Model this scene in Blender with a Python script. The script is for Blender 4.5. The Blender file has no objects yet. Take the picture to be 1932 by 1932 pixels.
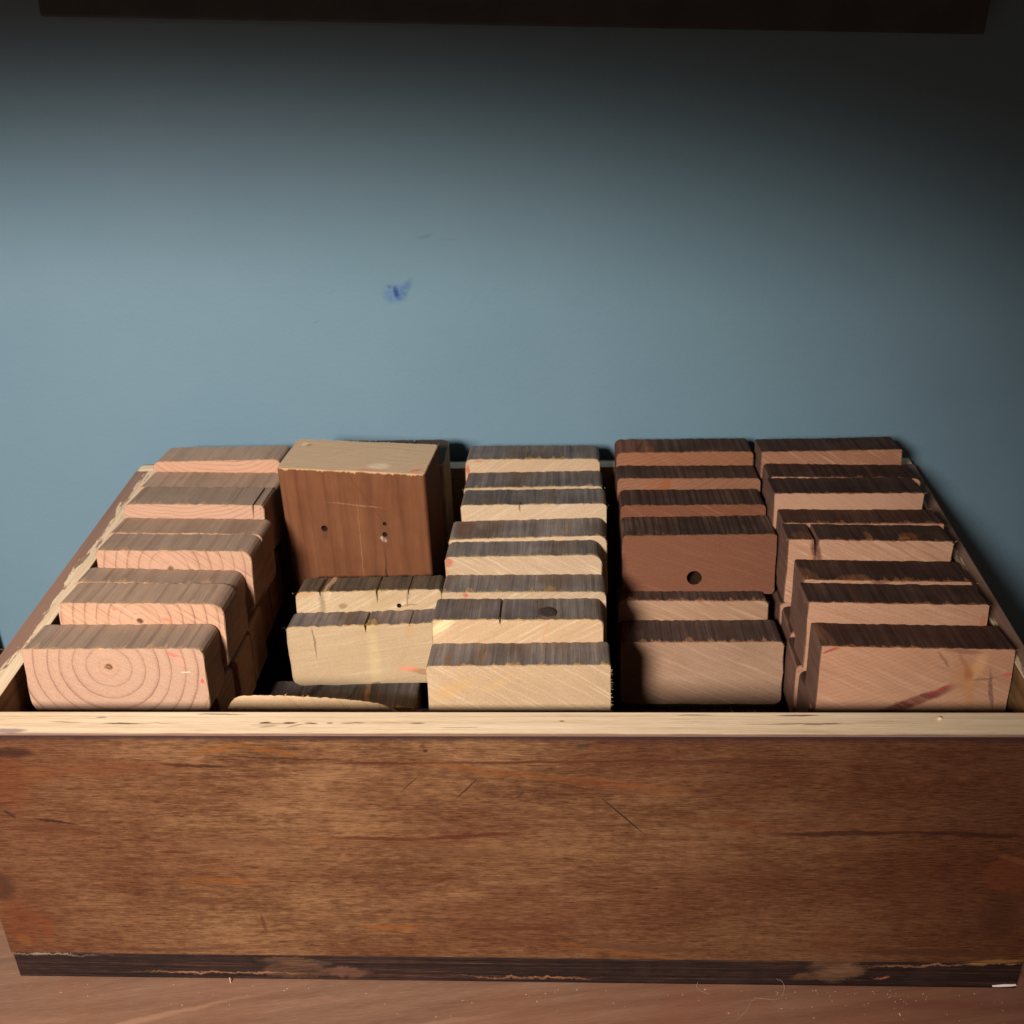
import bpy, bmesh, math, random
from mathutils import Vector, Matrix, Euler
rnd = random.Random(7)
scn = bpy.context.scene
COL = scn.collection
HB = .164                     # height of the box; all z below are given from its rim, in mm

# ------------------------------------------------------------------ camera
def cam_axes(p, yaw, roll):
    F = Vector((math.sin(yaw)*math.cos(p), math.cos(yaw)*math.cos(p), -math.sin(p)))
    X = Vector((math.cos(yaw), -math.sin(yaw), 0)); U = X.cross(F)
    return math.cos(roll)*X+math.sin(roll)*U, -math.sin(roll)*X+math.cos(roll)*U, F
cd = bpy.data.cameras.new('camera'); cam = bpy.data.objects.new('camera', cd); COL.objects.link(cam)
r_, u_, F_ = cam_axes(math.radians(27.826), math.radians(-3.2245), math.radians(-1.9397))
cam.matrix_world = Matrix(((r_.x, u_.x, -F_.x, .03482), (r_.y, u_.y, -F_.y, -.42930), (r_.z, u_.z, -F_.z, .34357+HB), (0, 0, 0, 1)))
cd.sensor_width = 36; cd.lens = 2218/1932*36; cd.clip_start = .01; cd.clip_end = 20
cd.dof.use_dof = True; cd.dof.focus_distance = .57; cd.dof.aperture_fstop = 22
scn.camera = cam
# ------------------------------------------------------------------ world and lamp
w = bpy.data.worlds.new('World'); scn.world = w; w.use_nodes = True
w.node_tree.nodes['Background'].inputs[0].default_value = (1, .60, .38, 1)
w.node_tree.nodes['Background'].inputs[1].default_value = .155
ld = bpy.data.lights.new('desk_lamp_light', 'SPOT'); lamp = bpy.data.objects.new('desk_lamp_light', ld); COL.objects.link(lamp)
lamp.location = (-.30, -.95, HB+.60)
aim = Vector((-.265, -.03, HB-.05))
lamp.rotation_euler = (aim-lamp.location).to_track_quat('-Z', 'Y').to_euler()
ld.energy = 136; ld.spot_size = math.radians(63); ld.spot_blend = 1.0; ld.shadow_soft_size = .092
ld.color = (1.0, .86, .70)
vs = scn.view_settings
vs.view_transform = 'Standard'; vs.look = 'None'; vs.exposure = 0; vs.gamma = 1; vs.use_curve_mapping = False
scn.render.engine = 'CYCLES'
scn.render.resolution_x = scn.render.resolution_y = 1024

# ------------------------------------------------------------------ node helpers
def RGBA(c): return (c[0], c[1], c[2], 1)
class G:
    def __init__(s, name):
        s.m = bpy.data.materials.new(name); s.m.use_nodes = True
        s.nt = s.m.node_tree; s.N = s.nt.nodes; s.L = s.nt.links
        s.b = s.N['Principled BSDF']
        s.co = s.N.new('ShaderNodeTexCoord').outputs['Object']
        sp = s.N.new('ShaderNodeSeparateXYZ'); s.L.new(s.co, sp.inputs[0]); s.x, s.y, s.z = sp.outputs
    def put(s, sock, v):
        if hasattr(v, 'is_output'): s.L.new(v, sock)
        elif isinstance(v, (tuple, list)) and len(v) == 3 and sock.type == 'RGBA': sock.default_value = RGBA(v)
        else: sock.default_value = v
    def ma(s, op, a, b=0., c=0., clamp=False):
        n = s.N.new('ShaderNodeMath'); n.operation = op; n.use_clamp = clamp
        s.put(n.inputs[0], a); s.put(n.inputs[1], b); s.put(n.inputs[2], c); return n.outputs[0]
    def vm(s, op, a, b=(0, 0, 0)):
        n = s.N.new('ShaderNodeVectorMath'); n.operation = op; s.put(n.inputs[0], a); s.put(n.inputs[1], b)
        return n.outputs['Value'] if op in ('LENGTH', 'DISTANCE') else n.outputs[0]
    def comb(s, x, y, z):
        n = s.N.new('ShaderNodeCombineXYZ'); s.put(n.inputs[0], x); s.put(n.inputs[1], y); s.put(n.inputs[2], z); return n.outputs[0]
    def noise(s, v, scale=1, detail=3, rough=.5, dist=0, col=False):
        n = s.N.new('ShaderNodeTexNoise'); s.put(n.inputs['Vector'], v); n.inputs['Scale'].default_value = scale
        n.inputs['Detail'].default_value = detail; n.inputs['Roughness'].default_value = rough; n.inputs['Distortion'].default_value = dist
        return n.outputs['Color'] if col else n.outputs[0]
    def mix(s, f, a, b, mode='MIX'):
        n = s.N.new('ShaderNodeMix'); n.data_type = 'RGBA'; n.blend_type = mode
        s.put(n.inputs[0], f); s.put(n.inputs[6], a); s.put(n.inputs[7], b); return n.outputs[2]
    def mr(s, v, a, b, c=0., d=1., smooth=False):
        n = s.N.new('ShaderNodeMapRange'); n.interpolation_type = 'SMOOTHSTEP' if smooth else 'LINEAR'
        for i, q in enumerate((v, a, b, c, d)): s.put(n.inputs[i], q)
        return n.outputs[0]
    def ramp(s, f, stops):
        n = s.N.new('ShaderNodeValToRGB'); s.put(n.inputs[0], f); e = n.color_ramp.elements
        while len(e) < len(stops): e.new(.5)
        for q, (p, c) in zip(e, stops): q.position = p; q.color = RGBA(c) if isinstance(c, (tuple, list)) else (c, c, c, 1)
        return n.outputs[0]
    def rot(s, v, ang):
        n = s.N.new('ShaderNodeVectorRotate'); n.rotation_type = 'Z_AXIS'; s.put(n.inputs['Vector'], v); n.inputs['Angle'].default_value = ang
        return n.outputs[0]
    def warp(s, v, src, scale, amp, detail=3):
        c = s.noise(src, scale, detail, .6, 0, True)
        c = s.vm('SUBTRACT', c, (.5, .5, .5)); return s.vm('ADD', v, s.vm('MULTIPLY', c, (amp*2, amp*2, 0)))
    def blob(s, v2, cx, cz, rx, rz, ang=0., soft=.3):      # soft-edged ellipse mask, mm
        q = s.vm('SUBTRACT', v2, (cx/1000, cz/1000, 0))
        if ang: q = s.rot(q, -math.radians(ang))
        q = s.vm('LENGTH', s.vm('MULTIPLY', q, (1000/rx, 1000/rz, 0)))
        return s.mr(q, 1+soft, 1-soft, 0, 1, True)
    def blobs(s, col, v2, feats, brk=None):
        for f in feats:
            cx, cz, rx, rz, ang, c, st = f[:7]; soft = f[7] if len(f) > 7 else .35
            m = s.blob(v2, cx, cz, rx, rz, ang, soft)
            m = s.ma('MULTIPLY', m, st)
            if brk is not None: m = s.ma('MULTIPLY', m, brk)
            col = s.mix(m, col, c)
        return col
    def bump(s, h, strength, dist=.0006):
        n = s.N.new('ShaderNodeBump'); n.inputs['Strength'].default_value = strength; n.inputs['Distance'].default_value = dist
        s.put(n.inputs['Height'], h); s.L.new(n.outputs[0], s.b.inputs['Normal'])
    def out(s, col, rough=.8, spec=.25):
        s.put(s.b.inputs['Base Color'], col); s.put(s.b.inputs['Roughness'], rough); s.b.inputs['Specular IOR Level'].default_value = spec
        return s.m
def hsv(c, v=1., s=1.):
    g = sum(c)/3
    return tuple(max(0, min(1, (g+(q-g)*s)*v)) for q in c)

# ------------------------------------------------------------------ wood of the blocks
def end_mat(seed, early, late, pith, spacing, ring=.8, ell=1., blotch=(.4, .25, .12), bamt=.35, saw=35, sawamt=.5, pale=(.86, .72, .52), feats=(), wob=.0012, rn=1.6):
    g = G('end_grain'); off = (seed*1.37, seed*.71, seed*2.13)
    cs = g.vm('ADD', g.co, off)
    v2 = g.comb(g.x, g.z, 0.)
    v2w = g.warp(v2, cs, 45, wob, 2)
    d = g.vm('LENGTH', g.vm('MULTIPLY', g.vm('SUBTRACT', v2w, (pith[0]/1000, pith[1]/1000, 0)), (1, ell, 0)))
    rr = g.ma('ADD', g.ma('DIVIDE', d, spacing/1000), g.ma('MULTIPLY', g.noise(g.comb(d, seed*3.3, 0.), 170, 2), rn))
    fr = g.ma('FRACT', rr)
    rf = g.ramp(fr, [(0, .4), (.06, .06), (.5, 0), (.80, .10), (.90, .35), (.965, 1), (1, .4)])
    rf = g.ma('MULTIPLY', rf, g.mr(d, .003, .016, .2, 1.))
    wobm = g.mr(g.noise(cs, 60, 2), .3, .7, .55, 1.)
    col = g.mix(g.ma('MULTIPLY', g.ma('MULTIPLY', rf, ring), wobm), early, late)
    b = g.mr(g.noise(g.vm('ADD', cs, (3.1, 0, 0)), 28, 4, .6), .42, .74, 0, bamt)
    col = g.mix(b, col, blotch)
    # saw marks: streaks across the cut in two slightly different directions
    def streak(a, sc, sx):
        q = g.rot(g.vm('ADD', v2w, (seed*.01, seed*.02, 0)), math.radians(a))
        return g.noise(g.vm('MULTIPLY', q, (sx, sc, 1)), 1, 3, .6)
    s1 = streak(saw, 620, 26); s2 = streak(saw-38, 300, 22)
    col = g.mix(g.mr(s1, .53, .68, 0, sawamt*.7), col, pale)
    col = g.mix(g.mr(s2, .64, .74, 0, sawamt*.5), col, pale)
    col = g.mix(g.mr(s1, .47, .33, 0, sawamt*.5), col, hsv(late, .9))
    fs = g.noise(cs, 1900, 2, .7)
    col = g.mix(1., col, g.ramp(fs, [(.25, .80), (.5, .97), (.75, 1.12)]), 'MULTIPLY')
    if feats: col = g.blobs(col, g.warp(g.warp(v2, cs, 190, .0011), cs, 70, .0012), feats, g.mr(g.ma('ADD', g.ma('MULTIPLY', fs, .35), g.ma('MULTIPLY', s1, .65)), .38, .55, .5, 1.))
    h = g.ma('ADD', g.ma('MULTIPLY', s1, 1.), g.ma('ADD', g.ma('MULTIPLY', fs, .6), g.ma('MULTIPLY', s2, .5)))
    g.bump(h, .55, .0005)
    return g.out(col, .82, .2)

def top_mat(seed, dark, mid, light, chip, L, pith=(0, -30), spacing=6, lines=.4, chipamt=1., fine=1., spots=(), strip=.1, cw=1., side=None, tint=None):
    """weathered long-grain face: streaks run along the grain (local y), torn pale fibres along the saw cut"""
    g = G('weathered_wood'); off = (seed*.91, seed*1.73, seed*.37)
    cs = g.vm('ADD', g.co, off)
    xz = g.ma('ADD', g.x, g.ma('MULTIPLY', g.z, .8))
    a = g.comb(g.ma('MULTIPLY', xz, 330*fine), g.ma('MULTIPLY', g.ma('ADD', g.y, seed*.1), 9), seed*1.1)
    b = g.comb(g.ma('MULTIPLY', xz, 1500*fine), g.ma('MULTIPLY', g.y, 60), seed*.7)
    n1 = g.noise(a, 1, 3, .6); n2 = g.noise(b, 1, 3, .65); n3 = g.noise(cs, 34, 3, .6)
    t = g.ma('ADD', g.ma('MULTIPLY', n1, .48), g.ma('ADD', g.ma('MULTIPLY', n2, .25), g.ma('MULTIPLY', n3, .42)))
    col = g.ramp(t, [(max(0., .565-.185*cw), dark), (.565, mid), (min(1., .565+.185*cw), light)])
    if tint:      # browner, less weathered stretches
        nt = g.noise(g.comb(g.ma('MULTIPLY', xz, 42), g.ma('MULTIPLY', g.y, 14), seed*5.1), 1, 3, .6)
        col = g.mix(g.mr(nt, .48, .64, 0, .75), col, g.mix(g.mr(n2, .35, .65), hsv(tint, .55), hsv(tint, 1.15)))
    v2 = g.warp(g.comb(g.x, g.z, 0.), g.comb(g.x, g.ma('MULTIPLY', g.y, .3), g.z), 40, .0012)
    d = g.vm('LENGTH', g.vm('SUBTRACT', v2, (pith[0]/1000, pith[1]/1000, 0)))
    fr = g.ma('FRACT', g.ma('ADD', g.ma('DIVIDE', d, spacing/1000), g.ma('MULTIPLY', g.noise(g.comb(d, seed*3.3, 0.), 170, 2), 1.6)))
    col = g.mix(g.ma('MULTIPLY', g.ramp(fr, [(0, .6), (.14, .0), (.7, 0), (.92, 1), (1, .6)]), lines), col, hsv(dark, .6))
    # long torn strips of clean wood
    ns = g.noise(g.comb(g.ma('MULTIPLY', xz, 75), g.ma('MULTIPLY', g.y, 7), seed*4.4), 1, 2, .5)
    col = g.mix(g.mr(ns, .69, .73, 0, strip), col, hsv(chip, .55))
    # grey speckle / dust
    sp = g.noise(cs, 800, 2, .6)
    col = g.mix(g.mr(sp, .66, .76, 0, .35), col, hsv(light, 1.25))
    # fibres torn at the front cut
    nd = g.noise(g.comb(g.ma('MULTIPLY', xz, 170), seed*2.2, 0.), 1, 5, .7)
    thr = g.ma('ADD', g.ma('MULTIPLY', g.ma('POWER', g.mr(nd, .46, .68, 0, 1), 1.5), .0080*chipamt), g.ma('MULTIPLY', nd, .0009))
    dd = g.ma('ADD', g.y, L/2000)
    m = g.mr(g.ma('SUBTRACT', thr, dd), -.0004, .0003, 0, .85)
    col = g.mix(m, col, chip)
    if spots: col = g.blobs(col, g.warp(g.comb(g.x, g.y, 0.), cs, 190, .0012), spots, g.mr(g.ma('ADD', g.ma('MULTIPLY', n1, .5), g.ma('MULTIPLY', n2, .5)), .38, .56, .25, 1.))
    if side:      # sawn narrow sides are cleaner than the weathered wide faces
        nsp = g.N.new('ShaderNodeSeparateXYZ'); g.L.new([n_ for n_ in g.N if n_.type == 'TEX_COORD'][0].outputs['Normal'], nsp.inputs[0])
        sm = g.mr(g.ma('ADD', g.ma('ABSOLUTE', nsp.outputs[0]), g.ma('MULTIPLY', g.ma('SUBTRACT', n3, .5), .5)), .72, .9, 0, 1)
        col = g.mix(sm, col, g.mix(g.mr(t, .4, .7), hsv(side, .7), hsv(side, 1.25)))
    g.bump(g.ma('ADD', g.ma('MULTIPLY', n1, 1.), g.ma('MULTIPLY', n2, .8)), .7, .0007)
    return g.out(col, .86, .18)

def prof(w, t, rad, notch=(), wob=.25, rs=None, arch=0.):
    """outline of the sawn board seen on its end, mm; rad = (bl, br, tr, tl); counter-clockwise"""
    rs = rs or rnd; P = []
    hw, ht = w/2, t/2
    def arc(cx, cz, r, a0, n=5):
        for i in range(n+1):
            a = math.radians(a0+90*i/n); P.append((cx+r*math.cos(a), cz+r*math.sin(a)))
    bl, br, tr, tl = rad
    def edge(a, b, n):
        for i in range(1, n):
            f = i/n; x = a[0]+(b[0]-a[0])*f; z = a[1]+(b[1]-a[1])*f
            nx, nz = (b[1]-a[1]), -(b[0]-a[0]); l = math.hypot(nx, nz) or 1
            o = rs.uniform(-wob, wob); P.append((x+nx/l*o, z+nz/l*o))
    arc(-hw+bl, -ht+bl, bl, 180); edge((-hw+bl, -ht), (hw-br, -ht), 8)
    arc(hw-br, -ht+br, br, 270); edge((hw, -ht+br), (hw, ht-tr), 4)
    arc(hw-tr, ht-tr, tr, 0)
    xs = [(hw-tr)+((-hw+tl)-(hw-tr))*i/40 for i in range(1, 40)]
    pts = [(x, ht+rs.uniform(-wob, wob)) for x in xs]
    for nx, nw, nd in notch:
        pts = [p for p in pts if abs(p[0]-nx) > nw/2+.4]
        pts += [(nx+nw/2, ht), (nx+nw*.18, ht-nd*.7), (nx-.1, ht-nd), (nx-nw*.2, ht-nd*.6), (nx-nw/2, ht)]
    pts.sort(key=lambda p: -p[0]); P += pts
    arc(-hw+tl, ht-tl, tl, 90); edge((-hw, ht-tl), (-hw, -ht+bl), 4)
    if arch: P = [(x, z+(arch*(1-(x/hw)**2)-arch if z > 0 else 0)) for x, z in P]
    return P
def board_mesh(outline, L, fray=18, rs=None, holes=(), right_fray=0):
    """extrude the outline along the grain; slot 0 = sawn ends, slot 1 = long faces; with frayed fibres"""
    rs = rs or rnd; bm = bmesh.new(); n = len(outline); rings = []
    cen = (sum(p[0] for p in outline)/n, sum(p[1] for p in outline)/n)
    for y, k in ((-L/2, .25), (-L/2+.7, 0), (-L/6, 0), (L/6, 0), (L/2-.7, 0), (L/2, .25)):
        ring = []
        j = rs.uniform(-.15, .15)
        for x, z in outline:
            q = Vector((x-cen[0], z-cen[1])); l = q.length or 1
            e = abs(y) == L/2; kk = k*rs.uniform(.3, 2.6)
            ring.append(bm.verts.new(((x-q.x/l*kk+j*.3)/1000, y/1000, (z-q.y/l*kk)/1000)))
        rings.append(ring)
    for a, b in zip(rings, rings[1:]):
        for i in range(n):
            f = bm.faces.new((a[i], a[(i+1) % n], b[(i+1) % n], b[i])); f.material_index = 1
    bm.faces.new(rings[0]); bm.faces.new(list(reversed(rings[-1])))
    bmesh.ops.recalc_face_normals(bm, faces=bm.faces)
    me = bpy.data.meshes.new('wood_block')
    bm.to_mesh(me); bm.free()
    if holes:
        ob = bpy.data.objects.new('tmp', me); COL.objects.link(ob); cuts = []
        for loc, axis, rad, dep in holes:
            cb = bmesh.new()
            bmesh.ops.create_cone(cb, cap_ends=True, segments=20, radius1=rad/1000, radius2=rad*.93/1000, depth=dep*2/1000)
            for v in cb.verts: v.co.x += rs.uniform(-.05, .05)*rad/1000
            M = Vector((0, 0, 1)).rotation_difference(Vector(axis)).to_matrix().to_4x4(); M.translation = Vector(loc)/1000
            for f_ in cb.faces: f_.material_index = 2
            cm = bpy.data.meshes.new('cut'); cb.transform(M); cb.to_mesh(cm); cb.free()
            co = bpy.data.objects.new('cut', cm); COL.objects.link(co); cuts.append(co)
            md = ob.modifiers.new('b', 'BOOLEAN'); md.object = co; md.operation = 'DIFFERENCE'; md.solver = 'EXACT'
        dg = bpy.context.evaluated_depsgraph_get(); me2 = bpy.data.meshes.new_from_object(ob.evaluated_get(dg))
        for o in [ob]+cuts: bpy.data.objects.remove(o)
        me = me2; me.name = 'wood_block'
    if fray or right_fray:
        bm = bmesh.new(); bm.from_mesh(me)
        top = [p for p in outline if p[1] > 0]
        hi = max(p[1] for p in outline)
        def fibre(base, d, wd):
            side = d.cross(Vector((0, 1, .3))).normalized()*wd; up = d.cross(side).normalized()*wd*.6
            vs_ = [bm.verts.new((base+q)/1000) for q in (side, -side, up, d)]
            for t3 in ((0, 1, 3), (1, 2, 3), (2, 0, 3)): bm.faces.new([vs_[i] for i in t3])
        for i in range(int(fray*2.6)):
            x, z = rs.choice(top); x2 = x+rs.uniform(-3, 3)
            if z < hi-1.5: x2 = x
            ln = rs.uniform(.5, 1.3)*(2.2 if rs.random() < .12 else 1)
            fibre(Vector((x2, -L/2+.15, z-.15)), Vector((rs.uniform(-.6, .6), -rs.uniform(.15, .8), rs.uniform(.1, .8))).normalized()*ln, rs.uniform(.06, .2))
        for i in range(right_fray):
            x = max(p[0] for p in outline)
            fibre(Vector((x-.2, -L/2+.1, rs.uniform(-hi, hi-2))), Vector((rs.uniform(.5, 1), -.3, rs.uniform(-.5, .3))).normalized()*rs.uniform(.6, 2.), rs.uniform(.08, .2))
        bm.to_mesh(me); bm.free()
    return me
def set_mats(me, *ms):
    idx = [p.material_index for p in me.polygons]
    me.materials.clear()
    for m in ms: me.materials.append(m)
    me.polygons.foreach_set('material_index', idx); me.update()
def tag(o, label, cat=None, group=None, kind=None):
    if label: o['label'] = label
    if cat: o['category'] = cat
    if group: o['group'] = group
    if kind: o['kind'] = kind
    return o
def block(front, w, t, L, tilt, roll, yaw, emat, tmat, label, group, rad=(3, 3, 3, 3), notch=(), fray=18, holes=(), right_fray=0, arch=0., wob=.25, name='wood_block', seed=1):
    """front = middle of the top front edge, mm from the rim"""
    rs = random.Random(seed*17+3)
    me = board_mesh(prof(w, t, rad, notch, wob, rs, arch), L, fray, rs, holes, right_fray)
    set_mats(me, emat, tmat, HOLEM)
    o = bpy.data.objects.new(name, me); COL.objects.link(o)
    R = Matrix.Rotation(math.radians(yaw), 4, 'Z') @ Matrix.Rotation(math.radians(-roll), 4, 'Y') @ Matrix.Rotation(math.radians(-tilt), 4, 'X')
    R.translation = Vector((front[0], front[1], front[2]))/1000+Vector((0, 0, HB)) - (R.to_3x3() @ Vector((0, -L/2000, t/2000)))
    o.matrix_world = R
    tag(o, label, 'wood block', group)
    return o

g = G('hole_stain_shade'); HOLEM = g.out((.040, .022, .016), .9, .1)  # hole walls dark: iron stain, plus the inner shade painted in
# ================================================================== setting
def box_mesh(name, x0, x1, y0, y1, z0, z1, bev=.5, topmat=None, mats=()):
    bm = bmesh.new()
    V = [bm.verts.new((x/1000, y/1000, z/1000)) for z in (z0, z1) for y in (y0, y1) for x in (x0, x1)]
    for q in ((0, 2, 3, 1), (4, 5, 7, 6), (0, 1, 5, 4), (2, 6, 7, 3), (0, 4, 6, 2), (1, 3, 7, 5)): bm.faces.new([V[i] for i in q])
    if bev: bmesh.ops.bevel(bm, geom=bm.edges[:], offset=bev/1000, segments=2, profile=.6, affect='EDGES')
    bm.normal_update()
    me = bpy.data.meshes.new(name)
    for f in bm.faces:
        if topmat is not None and f.normal.z > .6: f.material_index = topmat
    bm.to_mesh(me); bm.free()
    for m in mats: me.materials.append(m)
    return me
def link(name, me, parent=None, loc=(0, 0, 0), rot=(0, 0, 0)):
    o = bpy.data.objects.new(name, me); COL.objects.link(o)
    o.location = loc; o.rotation_euler = rot
    if parent: o.parent = parent
    return o
WALL_Y = 310
# wall paint, with the ink smudge and two scuffs
g = G('wall_paint')
v2 = g.comb(g.x, g.z, 0.)
n = g.noise(g.co, 9, 4, .6); base = g.mix(g.mr(n, .3, .7), (.117, .208, .305), (.130, .224, .322))
n2 = g.noise(g.co, 3.2, 3, .5); base = g.mix(g.mr(n2, .45, .7, 0, .5), base, (.114, .224, .310))
vw = g.warp(v2, g.co, 160, .0016)
dots = g.mr(g.noise(g.co, 420, 3, .7), .30, .62, .25, 1.)
def ink(col, cx, cz, rx, rz, ang, c, st, soft=.4):
    return g.mix(g.ma('MULTIPLY', g.ma('MULTIPLY', g.blob(vw, cx, cz, rx, rz, ang, soft), dots), st), col, c)
base = ink(base, -78.5, 114.5, 7.2, 6.2, 20, (.060, .150, .330), .85)
base = ink(base, -71.5, 116.5, 3.0, 7.5, -32, (.050, .130, .290), .8)
base = ink(base, -77.2, 115.0, 2.0, 4.4, 10, (.012, .030, .20), .95)
base = ink(base, -81.5, 119.0, 1.2, 1.2, 0, (.05, .05, .17), .6)
base = ink(base, -57, 151, 5.0, .9, 8, (.07, .13, .17), .4, .6)
base = ink(base, -42, 149, 5.5, .6, -6, (.09, .15, .18), .4, .6)
base = ink(base, -132, 96, 2.5, .5, 20, (.09, .14, .18), .4, .6)
g.bump(g.ma('ADD', g.noise(g.co, 420, 3, .6), g.ma('MULTIPLY', g.noise(g.co, 90, 2), .8)), .26, .0006)
WALLM = g.out(base, .62, .3)
me = box_mesh('wall', -1600, 1600, WALL_Y, WALL_Y+100, 0, 1500, 0, None, [WALLM])
wall = tag(link('wall', me, None, (0, 0, 0)), None, kind='structure')
# object coordinates of the wall start at the table: move them to rim height
wall.data.transform(Matrix.Translation((0, 0, -HB))); wall.location = (0, 0, HB)
# table top: brown stained veneer
g = G('table_veneer')
q = g.rot(g.co, math.radians(-9)); a = g.vm('MULTIPLY', q, (9, 150, 1))
n1 = g.noise(g.warp(a, g.co, 12, .25), 1, 4, .6); n2 = g.noise(g.vm('MULTIPLY', q, (120, 1500, 1)), 1, 3, .6); n3 = g.noise(g.co, 16, 4, .6)
col = g.ramp(g.ma('ADD', g.ma('MULTIPLY', n1, .6), g.ma('MULTIPLY', n2, .4)), [(.3, (.125, .066, .045)), (.5, (.185, .105, .074)), (.7, (.25, .150, .108))])
col = g.mix(g.mr(n3, .45, .75, 0, .55), col, (.19, .078, .046))
col = g.mix(g.mr(g.noise(g.co, 900, 2, .6), .70, .78, 0, .35), col, (.36, .25, .19))
col = g.mix(g.mr(g.ma('ADD', g.x, g.ma('MULTIPLY', g.ma('SUBTRACT', n3, .5), .3)), -.02, .2, 0, .5), col, g.mix(n1, (.10, .035, .022), (.22, .085, .055)))
col = g.blobs(col, g.warp(g.comb(g.x, g.y, 0.), g.co, 60, .003), [(-185, -24, 60, 1.6, 17, (.36, .21, .14), .45, .7), (-60, -30, 50, 1.5, 12, (.33, .2, .14), .4, .7), (-150, -12, 34, 1.2, 15, (.15, .07, .05), .5, .7), (60, -34, 40, 3, 10, (.15, .06, .045), .5, .7), (220, -9, 30, 3, 0, (.14, .05, .04), .6, .7)])
g.bump(g.ma('ADD', n2, n1), .25, .0004)
TABM = g.out(col, g.mr(n3, .3, .7, .42, .6), .35)
me = box_mesh('table_top', -1100, 1100, -620, WALL_Y-.5, -40, 0, 1.5, None, [TABM])
tag(link('table_top', me), None, kind='structure')
# dark crooked rail on the wall; unseen shelf board added above as shade
g = G('black_panel'); PANM = g.out(g.mix(g.mr(g.noise(g.co, 40, 3), .4, .7), (.040, .046, .060), (.055, .062, .078)), .6, .3)
rail_and_added_shelf = bpy.data.objects.new('rail_with_added_shelf', None); COL.objects.link(rail_and_added_shelf); rail_and_added_shelf.location = (.001, WALL_Y/1000, HB+.2765); rail_and_added_shelf.rotation_euler = (0, math.radians(2.5), 0)
tag(rail_and_added_shelf, 'dark wall rail showing along the top edge, with an added unseen shelf board', 'rail_and_added_shelf')
link('back_rail', box_mesh('back_rail', -267, 267, -25, -1, 0, 107, 1.5, None, [PANM]), rail_and_added_shelf)
link('added_shelf_board', box_mesh('added_shelf_board', -700, 700, -610, -1, 107.4, 127, 1.5, None, [PANM]), rail_and_added_shelf)  # out of view, added and sized to shade the upper wall

# ================================================================== the box
W2 = 262.6; DB = 297.; TF = 18.; TL = 15.5; TR = 9.8; TB = 12.
def ply_edge(seed, along, across0, across1, stain_shade=None, stain_shade_side=1, voids=()):
    """raw plywood edge: plies run along the board; stain creeping in from the outer arris, painted shade on the right rim"""
    g = G('plywood_edge')
    s_, t_ = (g.x, g.y) if along == 'x' else (g.y, g.x)
    st = g.comb(g.ma('MULTIPLY', s_, 10), g.ma('MULTIPLY', t_, 520), seed)
    n1 = g.noise(g.warp(st, g.co, 18, .25), 1, 3, .55)
    n2 = g.noise(g.comb(g.ma('MULTIPLY', s_, 90), g.ma('MULTIPLY', t_, 2600), seed), 1, 3, .6)
    n3 = g.noise(g.co, 26, 3)
    t = g.ma('ADD', g.ma('MULTIPLY', n1, .6), g.ma('MULTIPLY', n2, .4))
    col = g.ramp(t, [(.30, (.46, .33, .205)), (.44, (.68, .53, .385)), (.62, (.79, .655, .505))])
    col = g.mix(g.mr(n3, .5, .8, 0, .3), col, (.58, .46, .32))
    # dark glue gaps
    gp = g.noise(g.comb(g.ma('MULTIPLY', s_, 24), g.ma('MULTIPLY', t_, 700), seed+3), 1, 3, .6)
    col = g.mix(g.mr(gp, .685, .735, 0, .75), col, (.22, .13, .08))
    v2 = g.warp(g.comb(s_, t_, 0.), g.co, 130, .0009)
    col = g.blobs(col, v2, voids)
    if stain_shade:
        u = g.ma('ADD', g.mr(t_, across0/1000, across1/1000, 0, 1), g.ma('MULTIPLY', g.ma('SUBTRACT', g.noise(g.comb(g.ma('MULTIPLY', s_, 30), g.ma('MULTIPLY', t_, 200), seed), 1, 4, .7), .5), stain_shade[1]))
        col = g.mix(g.mr(u, stain_shade[0], stain_shade[0]+.07, .93, 0), col, g.mix(n1, (.16, .085, .075), (.30, .18, .14)))
    g.bump(n2, .4, .0004)
    return g.out(col, .75, .25)
DK = (.035, .02, .022)
g = G('stained_front')
v2 = g.comb(g.x, g.z, 0.)
fib = g.noise(g.comb(g.ma('MULTIPLY', g.x, 110), 0., g.ma('MULTIPLY', g.z, 1700)), 1, 5, .8)
fib2 = g.noise(g.comb(g.ma('MULTIPLY', g.x, 22), 0., g.ma('MULTIPLY', g.z, 300)), 1, 4, .6)
blo = g.noise(g.comb(g.ma('MULTIPLY', g.x, 14), 1.7, g.ma('MULTIPLY', g.z, 34)), 1, 5, .62)
mot = g.noise(g.comb(g.ma('MULTIPLY', g.x, 170), 4., g.ma('MULTIPLY', g.z, 420)), 1, 3, .6)
t = g.ma('ADD', g.ma('MULTIPLY', fib, .46), g.ma('ADD', g.ma('MULTIPLY', fib2, .22), g.ma('ADD', g.ma('MULTIPLY', blo, .24), g.ma('MULTIPLY', mot, .20))))
col = g.ramp(t, [(.42, (.034, .012, .008)), (.49, (.086, .040, .021)), (.55, (.142, .077, .041)), (.63, (.235, .142, .080))])
red = g.noise(g.comb(g.ma('MULTIPLY', g.x, 7), 8.2, g.ma('MULTIPLY', g.z, 18)), 1, 4, .6)
col = g.mix(g.mr(red, .47, .66, 0, .6), col, g.mix(g.mr(fib, .38, .62), (.036, .009, .005), (.150, .055, .026)))
col = g.mix(g.mr(g.ma('ADD', g.x, g.ma('MULTIPLY', g.ma('SUBTRACT', red, .5), .25)), -.02, .21, 0, .8), col, g.mix(g.mr(fib, .38, .62), (.022, .006, .004), (.110, .038, .018)))   # heavier coat of stain on the right half, with light fall-off painted in
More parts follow.
